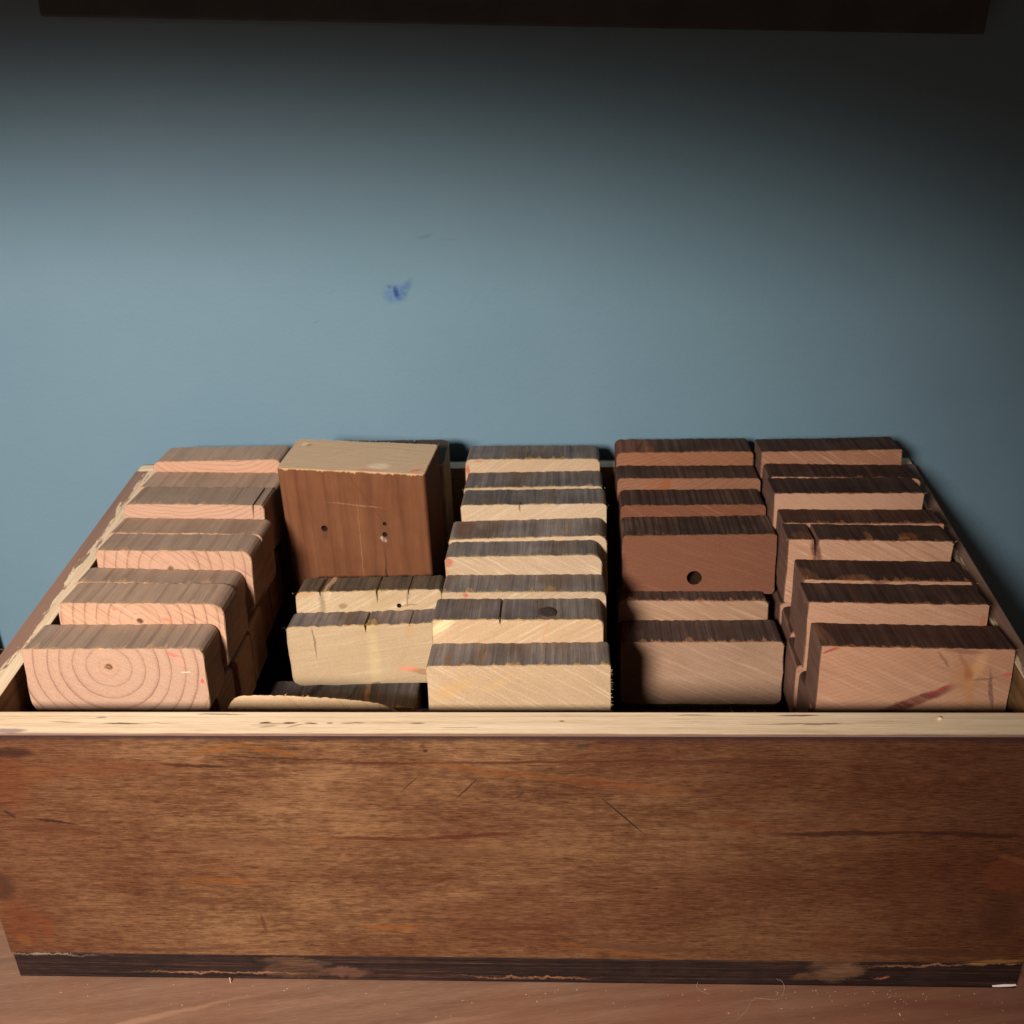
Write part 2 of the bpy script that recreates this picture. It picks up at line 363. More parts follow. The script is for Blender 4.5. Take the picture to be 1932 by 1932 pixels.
col = g.mix(g.mr(g.ma('ADD', g.x, g.ma('MULTIPLY', g.ma('SUBTRACT', red, .5), .2)), -.16, -.26, 0, .65), col, g.mix(g.mr(fib, .38, .62), (.030, .008, .005), (.13, .045, .022)))
OR = (.30, .115, .022); RD = (.10, .028, .014); DR = (.045, .014, .010)
vw = g.warp(g.warp(v2, g.comb(g.ma('MULTIPLY', g.x, .5), 0., g.z), 55, .0022), g.co, 300, .0009)
F = [(-132, -7.8, 13, 1.3, 10, OR, .8), (-106, -9, 15, 1.3, -12, OR, .8), (-100, -13.6, 28, .5, -4, DR, .7), (-145, -17.4, 16, 1.0, -2, DR, .85), (-190, -20, 40, 3.2, 2, (.20, .075, .035), .6),
     (-237, -28, 10, 15, 0, (.19, .055, .022), .5, .5), (-231, -10, 11, 3, 0, DR, .8), (-222, -24, 8, 5, 0, (.24, .10, .04), .5), (-241, -49, 3, 1, -50, DK, .8), (-219, -53.4, 11, .8, -8, DR, .85), (-225, -58, 18, 3, 0, RD, .45),
     (-251, -122, 11, 16, 0, (.185, .048, .016), .55, .5), (-238, -126, 3, 9, 0, (.20, .055, .018), .7), (-258, -97, 9, 9, 0, DR, .6), (-253, -135, 4, 4, 0, (.25, .11, .035), .6),
     (-142, -92, 17, 1.9, 0, OR, .85, .5), (-145, -93.4, 8, .8, 0, (.16, .10, .09), .8), (-162, -72.7, 7.5, .7, 0, RD, .8), (-129, -68.5, 24, 5, -5, (.145, .06, .035), .55, .7), (-151, -105.4, 12, 2.2, 0, RD, .5, .7),
     (-172, -141, 30, 1.2, 2, (.11, .045, .03), .6), (-124, -121, .9, 6, 3, RD, .6), (-87, -64, 14, 1.2, 6, (.27, .13, .045), .6),
     (-56, -16.6, 22, .9, 1, RD, .8), (-5, -20.4, 32, 1.9, -8, (.24, .088, .028), .75, .5), (55, -28.5, 32, 2.6, -7, (.23, .08, .026), .65, .5), (25, -15.2, 60, .8, 1, RD, .75),
     (-59, -63.3, 24, 1.1, 0, RD, .85), (-15, -61.2, 22, 1.2, 4, RD, .8), (-45, -66, 30, 2.6, 0, (.17, .07, .035), .6, .6), (-10, -72, 25, 3, 0, (.13, .055, .033), .5, .7), (-66, -57.5, 16, 1.3, 0, (.34, .2, .07), .5, .6),
     (-58, -123.4, 15, 1.5, -1, (.30, .10, .02), .9), (8, -123.6, 26, 1.2, 0, RD, .6, .6),
     (69, -136.3, 30, 2.7, -1, (.105, .055, .04), .75, .3), (69, -136.3, 31, 3.6, -1, (.17, .08, .04), .35, .2), (60, -140.2, 34, 1.2, -7, (.25, .10, .03), .75), (33, -134.5, 9, .9, -5, OR, .6),
     (-33.2, -8.8, 1.2, .8, 0, DK, .9), (39.7, -5.1, 3.2, .9, 0, (.06, .05, .045), .8), (-35, -6, 1.4, .7, 0, DK, .6),
     (164, -57.6, 33, 1.5, 1, DR, .8), (222, -58.1, 27, 1.5, -2, DR, .8), (112, -51.5, 20, 2.1, -8, (.19, .06, .024), .65, .6), (165, -54, 30, 1.1, 1, (.19, .065, .03), .5, .6),
     (245, -84, 12, 11, -40, (.17, .055, .026), .75, .15), (246, -74, 9, 1.6, -22, (.25, .11, .06), .6), (166, -128, 9, 9, 0, (.16, .05, .02), .5, .6), (120, -15, 38, 1.4, 0, (.08, .03, .018), .6, .5),
     (210, -137, 30, 2.2, 0, (.07, .03, .018), .65, .5), (250, -143, 13, 1.2, 5, (.42, .25, .09), .75), (245, -112, 9, 14, 0, (.06, .02, .012), .5, .5)]
BRK = g.mr(g.ma('ADD', g.ma('MULTIPLY', fib, .55), g.ma('MULTIPLY', mot, .45)), .34, .54, .35, 1.)
col = g.blobs(col, vw, [f[:3]+(f[3], f[4], tuple(q*.72 for q in f[5]), min(1., f[6]*(1.15 if sum(f[5]) < .2 else .85)))+f[7:] for f in F], BRK)
vs_ = g.warp(v2, g.co, 300, .0004)
for (x0, z0, x1, z1, wd, st) in ((-46.2, -32.8, -37.8, -23.9, .32, .75), (-20.4, -37.4, -9.5, -24.9, .42, .85), (8.2, -37, 11.7, -33.6, .4, .7), (47.8, -36.2, 68.8, -58.8, .45, .95), (-6, -50, -2, -46, .3, .4), (25, -27, 40, -31, .3, .6)):
    an = math.degrees(math.atan2(z1-z0, x1-x0))
    col = g.mix(g.ma('MULTIPLY', g.blob(vs_, (x0+x1)/2, (z0+z1)/2, math.hypot(x1-x0, z1-z0)/2, wd, an, .4), st), col, (.028, .016, .014))
pores = g.noise(g.comb(g.ma('MULTIPLY', g.x, 75), 6., g.ma('MULTIPLY', g.z, 1150)), 1, 3, .75)
col = g.mix(g.mr(pores, .57, .68, 0, .75), col, (.026, .009, .006))
col = g.mix(1., col, (.84, .735, .655), 'MULTIPLY')
# bead of dark stain under the rim
lip = g.ma('ADD', g.z, g.ma('MULTIPLY', g.noise(g.comb(g.ma('MULTIPLY', g.x, 60), 0., 0.), 1, 4, .7), .0035))
col = g.mix(g.mr(lip, -.0022, .0006, 0, .9), col, (.030, .014, .016))
g.bump(g.ma('ADD', fib, g.ma('MULTIPLY', fib2, .7)), .6, .0006)
FRONTM = g.out(col, g.mr(blo, .3, .7, .5, .68), .22)
g = G('box_ply_face')
n1 = g.noise(g.comb(g.ma('MULTIPLY', g.x, 300), g.ma('MULTIPLY', g.y, 18), g.ma('MULTIPLY', g.z, 320)), 1, 4, .6)
SIDEM = g.out(g.ramp(n1, [(.3, (.15, .075, .035)), (.6, (.24, .14, .07)), (.8, (.30, .18, .09))]), .7, .3)
# dark bottom panel edge
g = G('dark_ply_edge')
l1 = g.noise(g.comb(g.ma('MULTIPLY', g.x, 9), 2., g.ma('MULTIPLY', g.z, 620)), 1, 4, .65)
l2 = g.noise(g.comb(g.ma('MULTIPLY', g.x, 90), 2., g.ma('MULTIPLY', g.z, 1300)), 1, 3, .6)
col = g.ramp(g.ma('ADD', g.ma('MULTIPLY', l1, .7), g.ma('MULTIPLY', l2, .3)), [(.40, (.007, .003, .004)), (.52, (.016, .008, .008)), (.60, (.040, .018, .013)), (.68, (.13, .066, .040))])
gr = g.noise(g.co, 24, 4, .65); col = g.mix(g.mr(gr, .5, .7, 0, .5), col, (.034, .018, .017))
vw = g.warp(g.warp(g.comb(g.x, g.z, 0.), g.co, 80, .004), g.co, 400, .0016)
BR = (.095, .048, .028)
col = g.blobs(col, vw, [(-112, -3.5-146, 18, 3, -4, (.11, .058, .034), .8, .3), (-112, -156, 17, 5.5, 3, BR, .85, .2), (-85, -157, 12, 3.5, 0, (.13, .06, .04), .7), (-122, -151, 5, 1.3, 0, DK, .8), (-98, -150, 6, 1., 0, (.03, .03, .035), .9),
      (168, -149, 12, 6, 0, (.11, .052, .03), .8, .3), (172, -153, 12, 5.5, 8, (.15, .08, .048), .8, .3), (157, -156, 9, 2.5, 8, BR, .8), (192.5, -156.4, 3.5, .8, 0, (.28, .10, .06), .9), (160, -150, 4, 1.2, 0, DK, .8),
      (-240, -146, 26, .45, -1, (.25, .19, .17), .7, .5), (10, -159, 30, .6, 0, (.28, .13, .06), .8, .5), (-150, -158.5, 40, .6, 0, (.24, .12, .07), .8, .5), (210, -147.5, 24, .7, 2, (.25, .13, .07), .7, .5), (249, -145, 14, 1.4, 5, (.30, .18, .07), .8)], g.mr(g.ma('ADD', g.ma('MULTIPLY', l2, .5), g.ma('MULTIPLY', gr, .5)), .36, .56, .2, 1.))
g.bump(g.ma('ADD', l1, l2), .7, .0007)
DARKM = g.out(col, .6, .2)

boxe = bpy.data.objects.new('wooden_box', None); COL.objects.link(boxe); boxe.location = (0, .15, 0)
tag(boxe, 'open dark-stained plywood box with pale raw rim, packed with wood blocks', 'box')
def part(name, me, label=None):
    # mesh is given from the rim: keep its object coordinates, stand the object at rim height
    o = link(name, me, boxe, (0, -.15, HB)); 
    if label: o['label'] = label
    return o
BK = (.10, .06, .04)
RIMF = ply_edge(1.3, 'x', 0, 18, (.055, .10), 1, [(-178, 9.0, 9, .55, 0, BK, .85), (-160, 9.2, 12, .4, 1, (.42, .29, .17), .7), (-206, 9.8, 8, .5, -3, (.42, .27, .17), .8), (-190, 13.5, 2.5, .5, 0, BK, .6),
      (-232, 3.2, 9, 1.6, 0, (.27, .20, .22), .85), (-245, 3.5, 9, .7, 0, (.40, .30, .25), .8), (-133, 16, 11, .5, 0, (.18, .10, .06), .8), (-110, 9.5, 2.6, .6, 0, BK, .95), (-98, 9.4, 3.4, .55, 0, BK, .95), (-88, 9.4, 3, .5, 0, BK, .95), (-79, 9.4, 1.6, .5, 0, BK, .9), (-68, 9.4, 6, .5, 0, (.22, .14, .08), .9), (-52, 9.3, 9, .6, 0, (.55, .34, .2), .7), (-38, 9.4, 4, .5, 0, (.2, .13, .09), .9),
      (-108, 6.8, 4, .6, 10, (.35, .24, .15), .7), (-95, 7.5, 4, .5, 20, (.3, .2, .12), .7), (30, 11, 1.2, .5, 0, BK, .8), (92, 15.8, 9, .4, 0, (.2, .13, .08), .8), (140, 15.6, 9, .6, 0, BK, .85), (152, 9.5, 7, .5, 0, BK, .8), (138, 9.4, 10, .4, 0, (.3, .2, .12), .8), (126, 8.7, 12, .3, 0, (.35, .24, .14), .7), (146, 8.9, 5, .6, 6, (.25, .17, .1), .8), (246, 5.5, 5, .4, 0, (.2, .15, .1), .8)])
RIML = ply_edge(4.1, 'y', -W2, -W2+TL, (.50, 1.5), 1)
RIMR = ply_edge(6.6, 'y', W2, W2-TR, (.74, 1.6), 1)  # pale rim: the blocks' shade and lit patches are painted into its colour
RIMB = ply_edge(8.2, 'x', DB, DB-TB, (.25, .5), 1)
part('front_board', box_mesh('front_board', -W2, W2, 0, TF, -144.6, 0, .5, 1, [FRONTM, RIMF]), 'stained brown front board with scratches, resin streaks and pale raw top edge')
part('side_board', box_mesh('side_board', -W2, -W2+TL, TF+.15, DB-TB-.15, -144.6, 0, .8, 1, [SIDEM, RIML]))
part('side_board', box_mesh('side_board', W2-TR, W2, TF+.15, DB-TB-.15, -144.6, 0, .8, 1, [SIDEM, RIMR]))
part('back_board', box_mesh('back_board', -W2, W2, DB-TB, DB, -144.6, 0, 3., 1, [SIDEM, RIMB]))
part('bottom_panel', box_mesh('bottom_panel', -W2+.6, W2-.6, .5, DB-.4, -163.2, -144.9, .9, None, [DARKM]), 'dark stained edge of the bottom panel with patches of filler')
for v in boxe.children[-1].data.vertices:
    if v.co.z < -.155: v.co.z += .0022*max(0., (v.co.x+.1)/.36)   # warped: the right end stands clear of the table

# ================================================================== the blocks
FIR = dict(early=(.425, .256, .186), late=(.135, .050, .030), blotch=(.40, .215, .145), pale=(.50, .35, .26))
PINE = dict(early=(.435, .325, .232), late=(.34, .255, .175), blotch=(.33, .245, .16), pale=(.64, .57, .46))
CED = dict(early=(.42, .245, .172), late=(.245, .12, .08), blotch=(.30, .155, .10), pale=(.56, .40, .30))
RED = dict(early=(.18, .070, .040), late=(.125, .050, .032), blotch=(.16, .063, .04), pale=(.29, .15, .095))
FIRT = dict(dark=(.24, .160, .122), mid=(.37, .260, .202), light=(.48, .355, .285), chip=(.50, .32, .21), cw=1.7, side=(.27, .155, .105))
PINET = dict(dark=(.082, .073, .077), mid=(.172, .150, .152), light=(.30, .26, .25), chip=(.46, .32, .15), tint=(.17, .115, .082), side=(.30, .215, .135))
CEDT = dict(dark=(.028, .014, .013), mid=(.056, .029, .024), light=(.110, .062, .049), chip=(.28, .12, .06), side=(.175, .098, .078))
ORD = ['frontmost', 'second', 'third', 'fourth', 'fifth', 'sixth', 'seventh', 'rearmost']
REDP = (.40, .075, .06)
seed = [0]
def make(col, i, row, tilt, t, colname, E, T, desc, ekw=None, tkw=None, dy=0, shrink=.5, **kw):
    cx, y, z, w_, L, roll = row
    seed[0] += 1; s = seed[0]
    rs = random.Random(s*5+1)
    L = L-shrink
    e = dict(E); e.update(dict(pith=(rs.uniform(-10, 10), -60), spacing=2.2, saw=rs.choice((28, 33, 38, -35, 150)))); e.update(ekw or {})
    tt = dict(T); tt.update(dict(pith=e['pith'], spacing=e['spacing'])); tt.update(tkw or {})
    ve, vt, sa = rs.uniform(.9, 1.08), rs.uniform(.84, 1.2), rs.uniform(.85, 1.15)      # every offcut has its own shade
    for k_ in ('early', 'blotch', 'late'): e[k_] = hsv(e[k_], ve, sa)
    for k_ in ('dark', 'mid', 'light'): tt[k_] = hsv(tt[k_], vt, sa)
    lab = '%s %s in %s, %s' % (ORD[i], 'block' if i in (0, 7) else 'block from front', colname, desc)
    if 'label' in kw: lab = kw.pop('label')
    yaw = kw.pop('yaw', rs.uniform(-.35, .35))
    return block((cx, y+dy, z), w_, t, L, tilt, roll, yaw, end_mat(s, **e), top_mat(s, L=L, **tt), lab, 'sawn blocks of the '+colname, seed=s, **kw)

# ---- leftmost column: pinkish fir with wide rings
C1 = [(-195.6, 50.6, 14.0, 93.1, 28.5, 0.0), (-189.3, 80.4, 21.8, 87.6, 26.8, -0.9), (-190.5, 106.9, 18.0, 88.3, 20.1, -1.9), (-185.5, 128.2, 26.1, 87.5, 25.8, -1.0),
      (-186.9, 153.8, 22.8, 89.8, 25.2, -1.1), (-188.6, 179.9, 28.0, 84.5, 32.1, -1.2), (-189.6, 211.6, 23.4, 86.2, 30.2, -1.3), (-191.7, 242.6, 27.1, 83.1, 31.0, 0.5)]
PI = (.075, .032, .018)
A1 = [dict(ekw=dict(pith=(-2.5, 8.8), spacing=6.8, ring=.9, rn=.5, ell=1.05, sawamt=.12, bamt=.25, feats=[(-2.5, 8.8, 4.8, 3.8, 0, (.40, .24, .14), .45, .6), (-2.5, 8.8, 2.0, 1.7, 0, PI, 1., .35), (-2.5, 8.8, .8, .7, 0, (.25, .13, .07), .8, .5), (31, 16, 3.2, 1.0, -25, (.52, .10, .08), .7), (44, 1, 1.0, 1.3, 0, (.52, .05, .04), .85), (36, 6, 2.5, .4, -3, (.8, .6, .5), .6), (34, 12, 1.6, 3, 40, (.75, .25, .2), .35)]), tkw=dict(lines=.45, spacing=7), rad=(9, 6, 5, 2), desc='pinkish end with pith and wide growth rings'),
      dict(ekw=dict(pith=(-1, 9), spacing=6.2, ring=.9, rn=.5, sawamt=.7, bamt=.2, saw=38, feats=[(-1, 9, 1.9, 1.6, 0, PI, .95, .35), (-14, 15.5, 1.3, 1.1, 0, (.40, .16, .08), .8), (13, 9.5, 3, .9, -15, (.40, .16, .09), .8)]), tkw=dict(lines=.45, spacing=7), rad=(4, 5, 7, 3), desc='dark pith dot, chipped right corner'),
      dict(ekw=dict(pith=(0, -10), spacing=6), tkw=dict(lines=.4, spacing=8), rad=(4, 4, 6, 3), desc='thin pale edge, smooth grey-brown top'),
      dict(ekw=dict(pith=(-3, 8), spacing=6.4, ring=.9, rn=.5, sawamt=.6, saw=36, feats=[(-2, 8, 1.9, 1.7, 0, PI, .9, .35)]), tkw=dict(lines=.35, spacing=8), rad=(4, 7, 6, 2), desc='pith dot low on its pink strip'),
      dict(ekw=dict(pith=(30, -60), spacing=5), tkw=dict(lines=.35, spacing=7), rad=(4, 4, 4, 3), desc='pale grey top, no strip showing'),
      dict(ekw=dict(pith=(-8, 95), spacing=2.6, ring=.8, sawamt=.15, wob=.003), tkw=dict(lines=.3, spacing=10), rad=(4, 4, 3, 5), notch=((36, 1.2, 9), (40.5, .7, 6)), desc='wavy pink rings and a split right corner'),
      dict(ekw=dict(pith=(10, 80), spacing=3.5), tkw=dict(lines=.35, spacing=9), rad=(3, 3, 3, 3), desc='smooth grey top, faint grain lines'),
      dict(ekw=dict(pith=(4, 75), spacing=3.0, ring=.8, sawamt=.15, wob=.003), tkw=dict(lines=.3, spacing=9), rad=(4, 3, 4, 5), desc='wavy pink end strip against the wall side')]
for i, (r, a) in enumerate(zip(C1, A1)):
    make('c1', i, r, 7.2, 38, 'leftmost column', FIR, FIRT, a.pop('desc'), fray=14, **a)
# ---- middle column: pale pine with dark grey tops
C3 = [(8.6, 43.1, 9.0, 90.6, 26.2, 0.5), (7.5, 70.9, 17.4, 87.3, 27.6, -0.2), (9.7, 98.7, 16.6, 87.1, 25.1, 0.0), (8.8, 125.1, 23.3, 86.1, 24.2, 0.6),
      (10.4, 149.3, 21.3, 89.5, 31.2, 1.2), (13.1, 181.6, 25.6, 85.9, 29.4, 0.2), (12.1, 210.8, 22.2, 85.0, 32.5, 0.6), (11.0, 244.2, 25.3, 85.5, 32.3, -0.2)]
A3 = [dict(ekw=dict(pith=(15, -70), saw=32, sawamt=.42, ring=.25, feats=[(7, -9.5, 2.6, 1.8, 10, (.10, .065, .035), .95), (-33, 6, 11, 3.5, 22, (.45, .28, .12), .6, .7), (-10, 9, 9, 2, 30, (.46, .31, .15), .5, .7), (-34, -4, 6, 2, -10, (.35, .22, .10), .5, .7)]), tkw=dict(lines=.14, chipamt=.7, strip=.35, spots=[(-35, -6, 1.6, 8, 4, (.27, .13, .05), .85), (-17, -2, .8, 9, -6, (.36, .16, .07), .85), (-29, -11, 1, 3, 0, (.25, .12, .05), .8), (-5, -12, 1.2, 2.2, 0, (.6, .4, .2), .9)]), rad=(1.6, 1.6, 1.8, 1.6), fray=30, right_fray=40, desc='large pale end with a dark notch at its bottom'),
      dict(ekw=dict(pith=(20, -80), saw=-28, sawamt=.6, ring=.25, feats=[(14, 12, .8, 7, -18, (.45, .26, .15), .7), (-38, 16, 8, 2.5, 35, (.78, .62, .38), .7)]), tkw=dict(lines=.14, chipamt=.5), rad=(2, 4, 3.5, 1.8), fray=34, notch=((-9, 1.2, 3),), desc='round nail head on its dark top'),
      dict(ekw=dict(pith=(-10, -70), feats=[(-31, 17.5, 1.5, 1.2, -30, REDP, .9)]), tkw=dict(lines=.14, chipamt=.9, spots=[(14, -8, 2.5, 3.5, 20, (.42, .24, .09), .9)]), rad=(2, 4, 3.5, 1.8), fray=26, desc='tiny red mark on its narrow pale strip'),
      dict(ekw=dict(pith=(-20, -70), saw=30, sawamt=.6, ring=.25, feats=[(-41, 15.5, 2.6, 2.6, 30, REDP, .85), (-42.5, 10, 1.2, 2, 0, REDP, .5)]), tkw=dict(lines=.14, chipamt=.45), rad=(3, 8, 6, 3), fray=16, desc='red mark at left corner'),
      dict(ekw=dict(pith=(0, -70)), tkw=dict(lines=.14, chipamt=.6, strip=.5, spots=[(-36, 2, 6, 15, 0, (.15, .075, .045), .8), (22, 0, .9, 12, 0, (.42, .28, .12), .85)]), rad=(2, 4, 5, 2), fray=20, desc='brown patch at left of its top'),
      dict(ekw=dict(pith=(10, -70), sawamt=.5, saw=150, ring=.25, feats=[(-8, 17.5, .5, 3.2, 0, (.1, .07, .05), .9)]), tkw=dict(lines=.14, chipamt=.35, fine=.8, spots=[(-8, -12, .5, 3.2, 0, (.02, .015, .015), .9)]), rad=(2, 2, 3, 2), fray=14, desc='short dark crack in its front edge'),
      dict(ekw=dict(pith=(0, -70)), tkw=dict(lines=.14, chipamt=.9), rad=(2, 2, 3, 2), fray=24, desc='thin orange-yellow strip below its grey top'),
      dict(ekw=dict(pith=(10, -70), sawamt=.45, ring=.25, feats=[(-41, 12, 1.2, 3, 0, REDP, .8), (-34, 17.6, 3, .6, 0, REDP, .6)]), tkw=dict(lines=.14, chipamt=.9, spots=[(-2, -14, 2.5, 3, 0, (.45, .28, .1), .9)]), rad=(3, 4, 4, 4), fray=16, desc='red mark on the left edge of its pale strip')]
mid = []
for i, (r, a) in enumerate(zip(C3, A3)):
    mid.append(make('c3', i, r, 8.7, 38, 'middle column', PINE, PINET, a.pop('desc'), **a))
# nail head driven into the second block of the middle column
bm = bmesh.new()
ringp = [(0, .0), (2.6, .1), (4.3, .0), (4.9, -.35), (4.9, -1.0), (4.3, -1.4)]
prev = None; nseg = 28
for rr, zz in ringp:
    ring = [bm.verts.new((0, 0, zz/1000))] if rr == 0 else [bm.verts.new((rr*math.cos(2*math.pi*k/nseg)*(1+.02*math.sin(3*k))/1000, rr*math.sin(2*math.pi*k/nseg)/1000, zz/1000)) for k in range(nseg)]
    if prev:
        for k in range(nseg):
            if len(prev) == 1: bm.faces.new((prev[0], ring[k], ring[(k+1) % nseg]))
            else: bm.faces.new((prev[k], ring[k], ring[(k+1) % nseg], prev[(k+1) % nseg]))
    prev = ring
nm = bpy.data.meshes.new('nail_head'); bm.to_mesh(nm); bm.free()
for p in nm.polygons: p.use_smooth = True
g = G('rusted_nail'); nn = g.noise(g.co, 600, 4, .6)
g.bump(nn, .6, .0004); g.b.inputs['Metallic'].default_value = .35
nm.materials.append(g.out(g.ramp(nn, [(.3, (.035, .026, .026)), (.6, (.075, .055, .05)), (.8, (.11, .075, .06))]), .62, .4))
nh = bpy.data.objects.new('nail_head', nm); COL.objects.link(nh); nh.parent = mid[1]
nh.location = (.0150, -.0061, .0200); nh.rotation_euler = (math.radians(9), math.radians(5), 0)
nh['label'] = 'dark round nail head'

# ---- rightmost column: reddish wood with nearly black tops
C5 = [(203.6, 53.2, 12.0, 93.8, 26.9, -1.5), (200.2, 81.4, 19.6, 90.5, 25.3, -1.3), (201.0, 106.6, 17.7, 87.6, 28.5, -1.1), (198.1, 136.4, 25.3, 89.0, 25.1, -1.1),
      (200.2, 161.4, 22.4, 89.7, 23.5, -0.5), (196.4, 186.0, 28.9, 86.0, 29.0, -0.3), (200.5, 214.6, 24.9, 90.8, 27.1, -1.3), (197.6, 242.6, 29.8, 86.9, 28.4, 0.4)]
RDK = (.13, .035, .030)
A5 = [dict(ekw=dict(pith=(-90, 180), spacing=2.3, ring=.5, saw=24, sawamt=.45, feats=[(1, -10.5, 20, 2.5, 24, RDK, 1., .4), (13.5, -3.6, 6, 1.1, 27, (.30, .035, .04), .8, .4), (25, 5, 6, 7, 30, (.36, .16, .06), .55, .8), (23, 11, 1.2, 8, 28, (.30, .12, .06), .7, .5), (30, 9, 3, 8, -20, (.58, .34, .18), .6, .6), (28, -8, 2.4, 13, 12, (.40, .19, .07), .6, .7), (38, -4, 1.0, 11, 9, (.13, .07, .05), .8, .4), (34, 3, 6, .6, 8, (.16, .09, .06), .7, .5), (13, 13, .8, 5, 35, (.15, .08, .06), .7, .5), (-42, 17, 4.5, .9, 22, (.30, .03, .03), .85), (22, 17.5, 9, 1.2, -6, (.16, .07, .06), .6), (45, 5, 2.2, 1.2, 15, (.52, .07, .06), .7), (26, 5, 2.2, 3, 20, (.28, .10, .04), .7, .5)]), tkw=dict(lines=.12, chipamt=.5, strip=.2, spots=[(-43, -3, 3.5, 14, 12, (.20, .10, .06), .8)]), rad=(.8, .8, .9, .8), fray=40, desc='large pinkish end with red diagonal streak and knot'),
      dict(ekw=dict(pith=(-90, 180), spacing=1.8, ring=.3, sawamt=.5, saw=20, feats=[(43, 9, 1.8, 5, 0, (.40, .12, .07), .6)]), tkw=dict(lines=.12, chipamt=.5, strip=.25), rad=(.8, .8, .9, .8), fray=24, desc='clean pale strip and finely streaked dark top'),
      dict(ekw=dict(pith=(-90, 180), feats=[(-4, 17.8, 5, .8, 8, (.14, .04, .03), .8)]), tkw=dict(lines=.12, chipamt=1.2, strip=.6, spots=[(-17, -10, 8, 4, 10, (.26, .12, .055), .8), (-40, -8, 4, 10, 10, (.22, .1, .055), .8)]), rad=(1, 1.2, 1.6, 1), fray=30, desc='torn brown splinters on its dark top'),
      dict(ekw=dict(pith=(-90, 180), sawamt=.9, saw=28, ring=.2, feats=[(-29, 12, 2.2, 9, 14, (.11, .045, .03), .9), (-31, 8, 1, 8, 20, (.45, .2, .1), .8)]), tkw=dict(lines=.12, chipamt=1.1, strip=.6, spots=[(0, -6, 1.6, 7, 5, (.3, .13, .06), .85), (22, -5, 4.5, 5, 0, (.30, .10, .035), .9), (19, -8, 3, 2, 0, (.40, .16, .06), .9), (-6, -8, 1, 2, 0, (.008, .006, .006), .9), (-36, -6, 6, 5, 10, (.2, .085, .045), .8)]), rad=(1, 1.2, 1.6, 1), notch=((-29.5, 3.0, 12),), fray=50, desc='split near its left end, orange splinters'),
      dict(ekw=dict(pith=(-90, 180)), tkw=dict(lines=.12, chipamt=.9, strip=.3), rad=(1, 1.2, 1.6, 1), fray=24, desc='brown-black top with a thread-thin pale edge'),
      dict(ekw=dict(pith=(-90, 180), sawamt=.25, ring=.15), tkw=dict(lines=.12, chipamt=.4, strip=.2), rad=(.8, .8, .9, .8), fray=14, desc='smooth tan strip below its black top'),
      dict(ekw=dict(pith=(-90, 180)), tkw=dict(lines=.12, chipamt=.8, strip=.25), rad=(2, 3, 4, 3), fray=18, desc='dark top with rounded right corner'),
      dict(ekw=dict(pith=(-90, 180), sawamt=.55, saw=33, early=(.28, .13, .08), late=(.25, .1, .06)), tkw=dict(lines=.12, chipamt=.3, strip=.1), rad=(.8, .8, .9, .8), fray=12, desc='reddish-brown strip with pale saw marks')]
for i, (r, a) in enumerate(zip(C5, A5)):
    make('c5', i, r, 7.6, 38, 'rightmost column', CED, CEDT, a.pop('desc'), **a)
# ---- column between middle and rightmost: red-brown blocks, upper row set back
C4 = [(109.2, 167.5, 12.0, 89.0, 30.6, 0.2), (108.3, 198.6, 15.3, 87.0, 28.3, -0.2), (108.2, 227.6, 18.9, 88.5, 25.4, -0.6), (107.8, 253.8, 24.6, 87.2, 28.7, -0.1)]
REDT = dict(dark=(.036, .02, .017), mid=(.068, .037, .03), light=(.125, .072, .054), chip=(.25, .11, .06), side=(.13, .06, .042))
A4 = [dict(ekw=dict(pith=(-60, 150), saw=20, sawamt=.25, spacing=2.2, ring=.4), tkw=dict(lines=.85, spacing=3.0, pith=(-60, -20), light=(.21, .12, .085), chipamt=.3), holes=(((-2.5, -15, -8), (0, 1, 0), 4.6, 24),), fray=10, rad=(2.5, 2.5, 2.2, 3), label='red-brown block with a round drilled hole in its end, front of the raised rear stack'),
      dict(ekw=dict(pith=(-60, 150), sawamt=.5, saw=28, feats=[(-25, 17, 12, 1.2, 8, (.16, .06, .03), .7), (20, 16, 18, .9, 3, (.16, .06, .03), .6)]), tkw=dict(lines=.8, spacing=3.2, pith=(-60, -20), chipamt=.3), fray=8, rad=(2.5, 2.5, 3, 4), label='red-brown block directly behind the drilled block'),
      dict(ekw=dict(pith=(-60, 150), early=(.28, .13, .08), feats=[(-15, 14, 3, 7, -30, (.24, .08, .03), .8), (-24, 13, 1.2, 8, -35, (.28, .09, .03), .8)]), tkw=dict(chipamt=.3), fray=8, rad=(3, 4, 3, 3), label='red-brown block two behind the drilled block, orange streaks on its strip'),
      dict(ekw=dict(pith=(-60, 150), early=(.25, .115, .07)), tkw=dict(chipamt=.4, spots=[(-33, 0, 12, 20, 0, (.20, .085, .06), .92), (-28, -2, 1.2, 12, -12, (.08, .03, .02), .8), (-22, -8, 3, 6, 0, (.26, .095, .05), .8)]), fray=8, rad=(3, 3, 3, 4), label='rearmost red-brown block, behind the drilled block, reddish left third of its top')]
for i, (r, a) in enumerate(zip(C4, A4)):
    make('c4', i, r, 6.5, 38, 'fourth column', RED, REDT, '', **a)
LOWT = dict(dark=(.045, .027, .026), mid=(.085, .052, .047), light=(.155, .10, .085), chip=(.36, .19, .12), side=(.19, .10, .075))
TAN = dict(early=(.355, .222, .152), late=(.235, .13, .085), blotch=(.26, .145, .09), pale=(.52, .40, .31))
G4 = 'fourth column'
make('c4', 0, (107.5, 118.7, -29.0, 90.8, 29.6, .2), 8, 39, G4, TAN, LOWT, '', dict(pith=(-70, 160), spacing=2.0, ring=.45, saw=24, sawamt=.4, bamt=.6), dict(chipamt=1.1, strip=.4), fray=34, rad=(4, 4, 3, 3), label='tan block with diagonal grain, low in the fourth column before the drilled block')
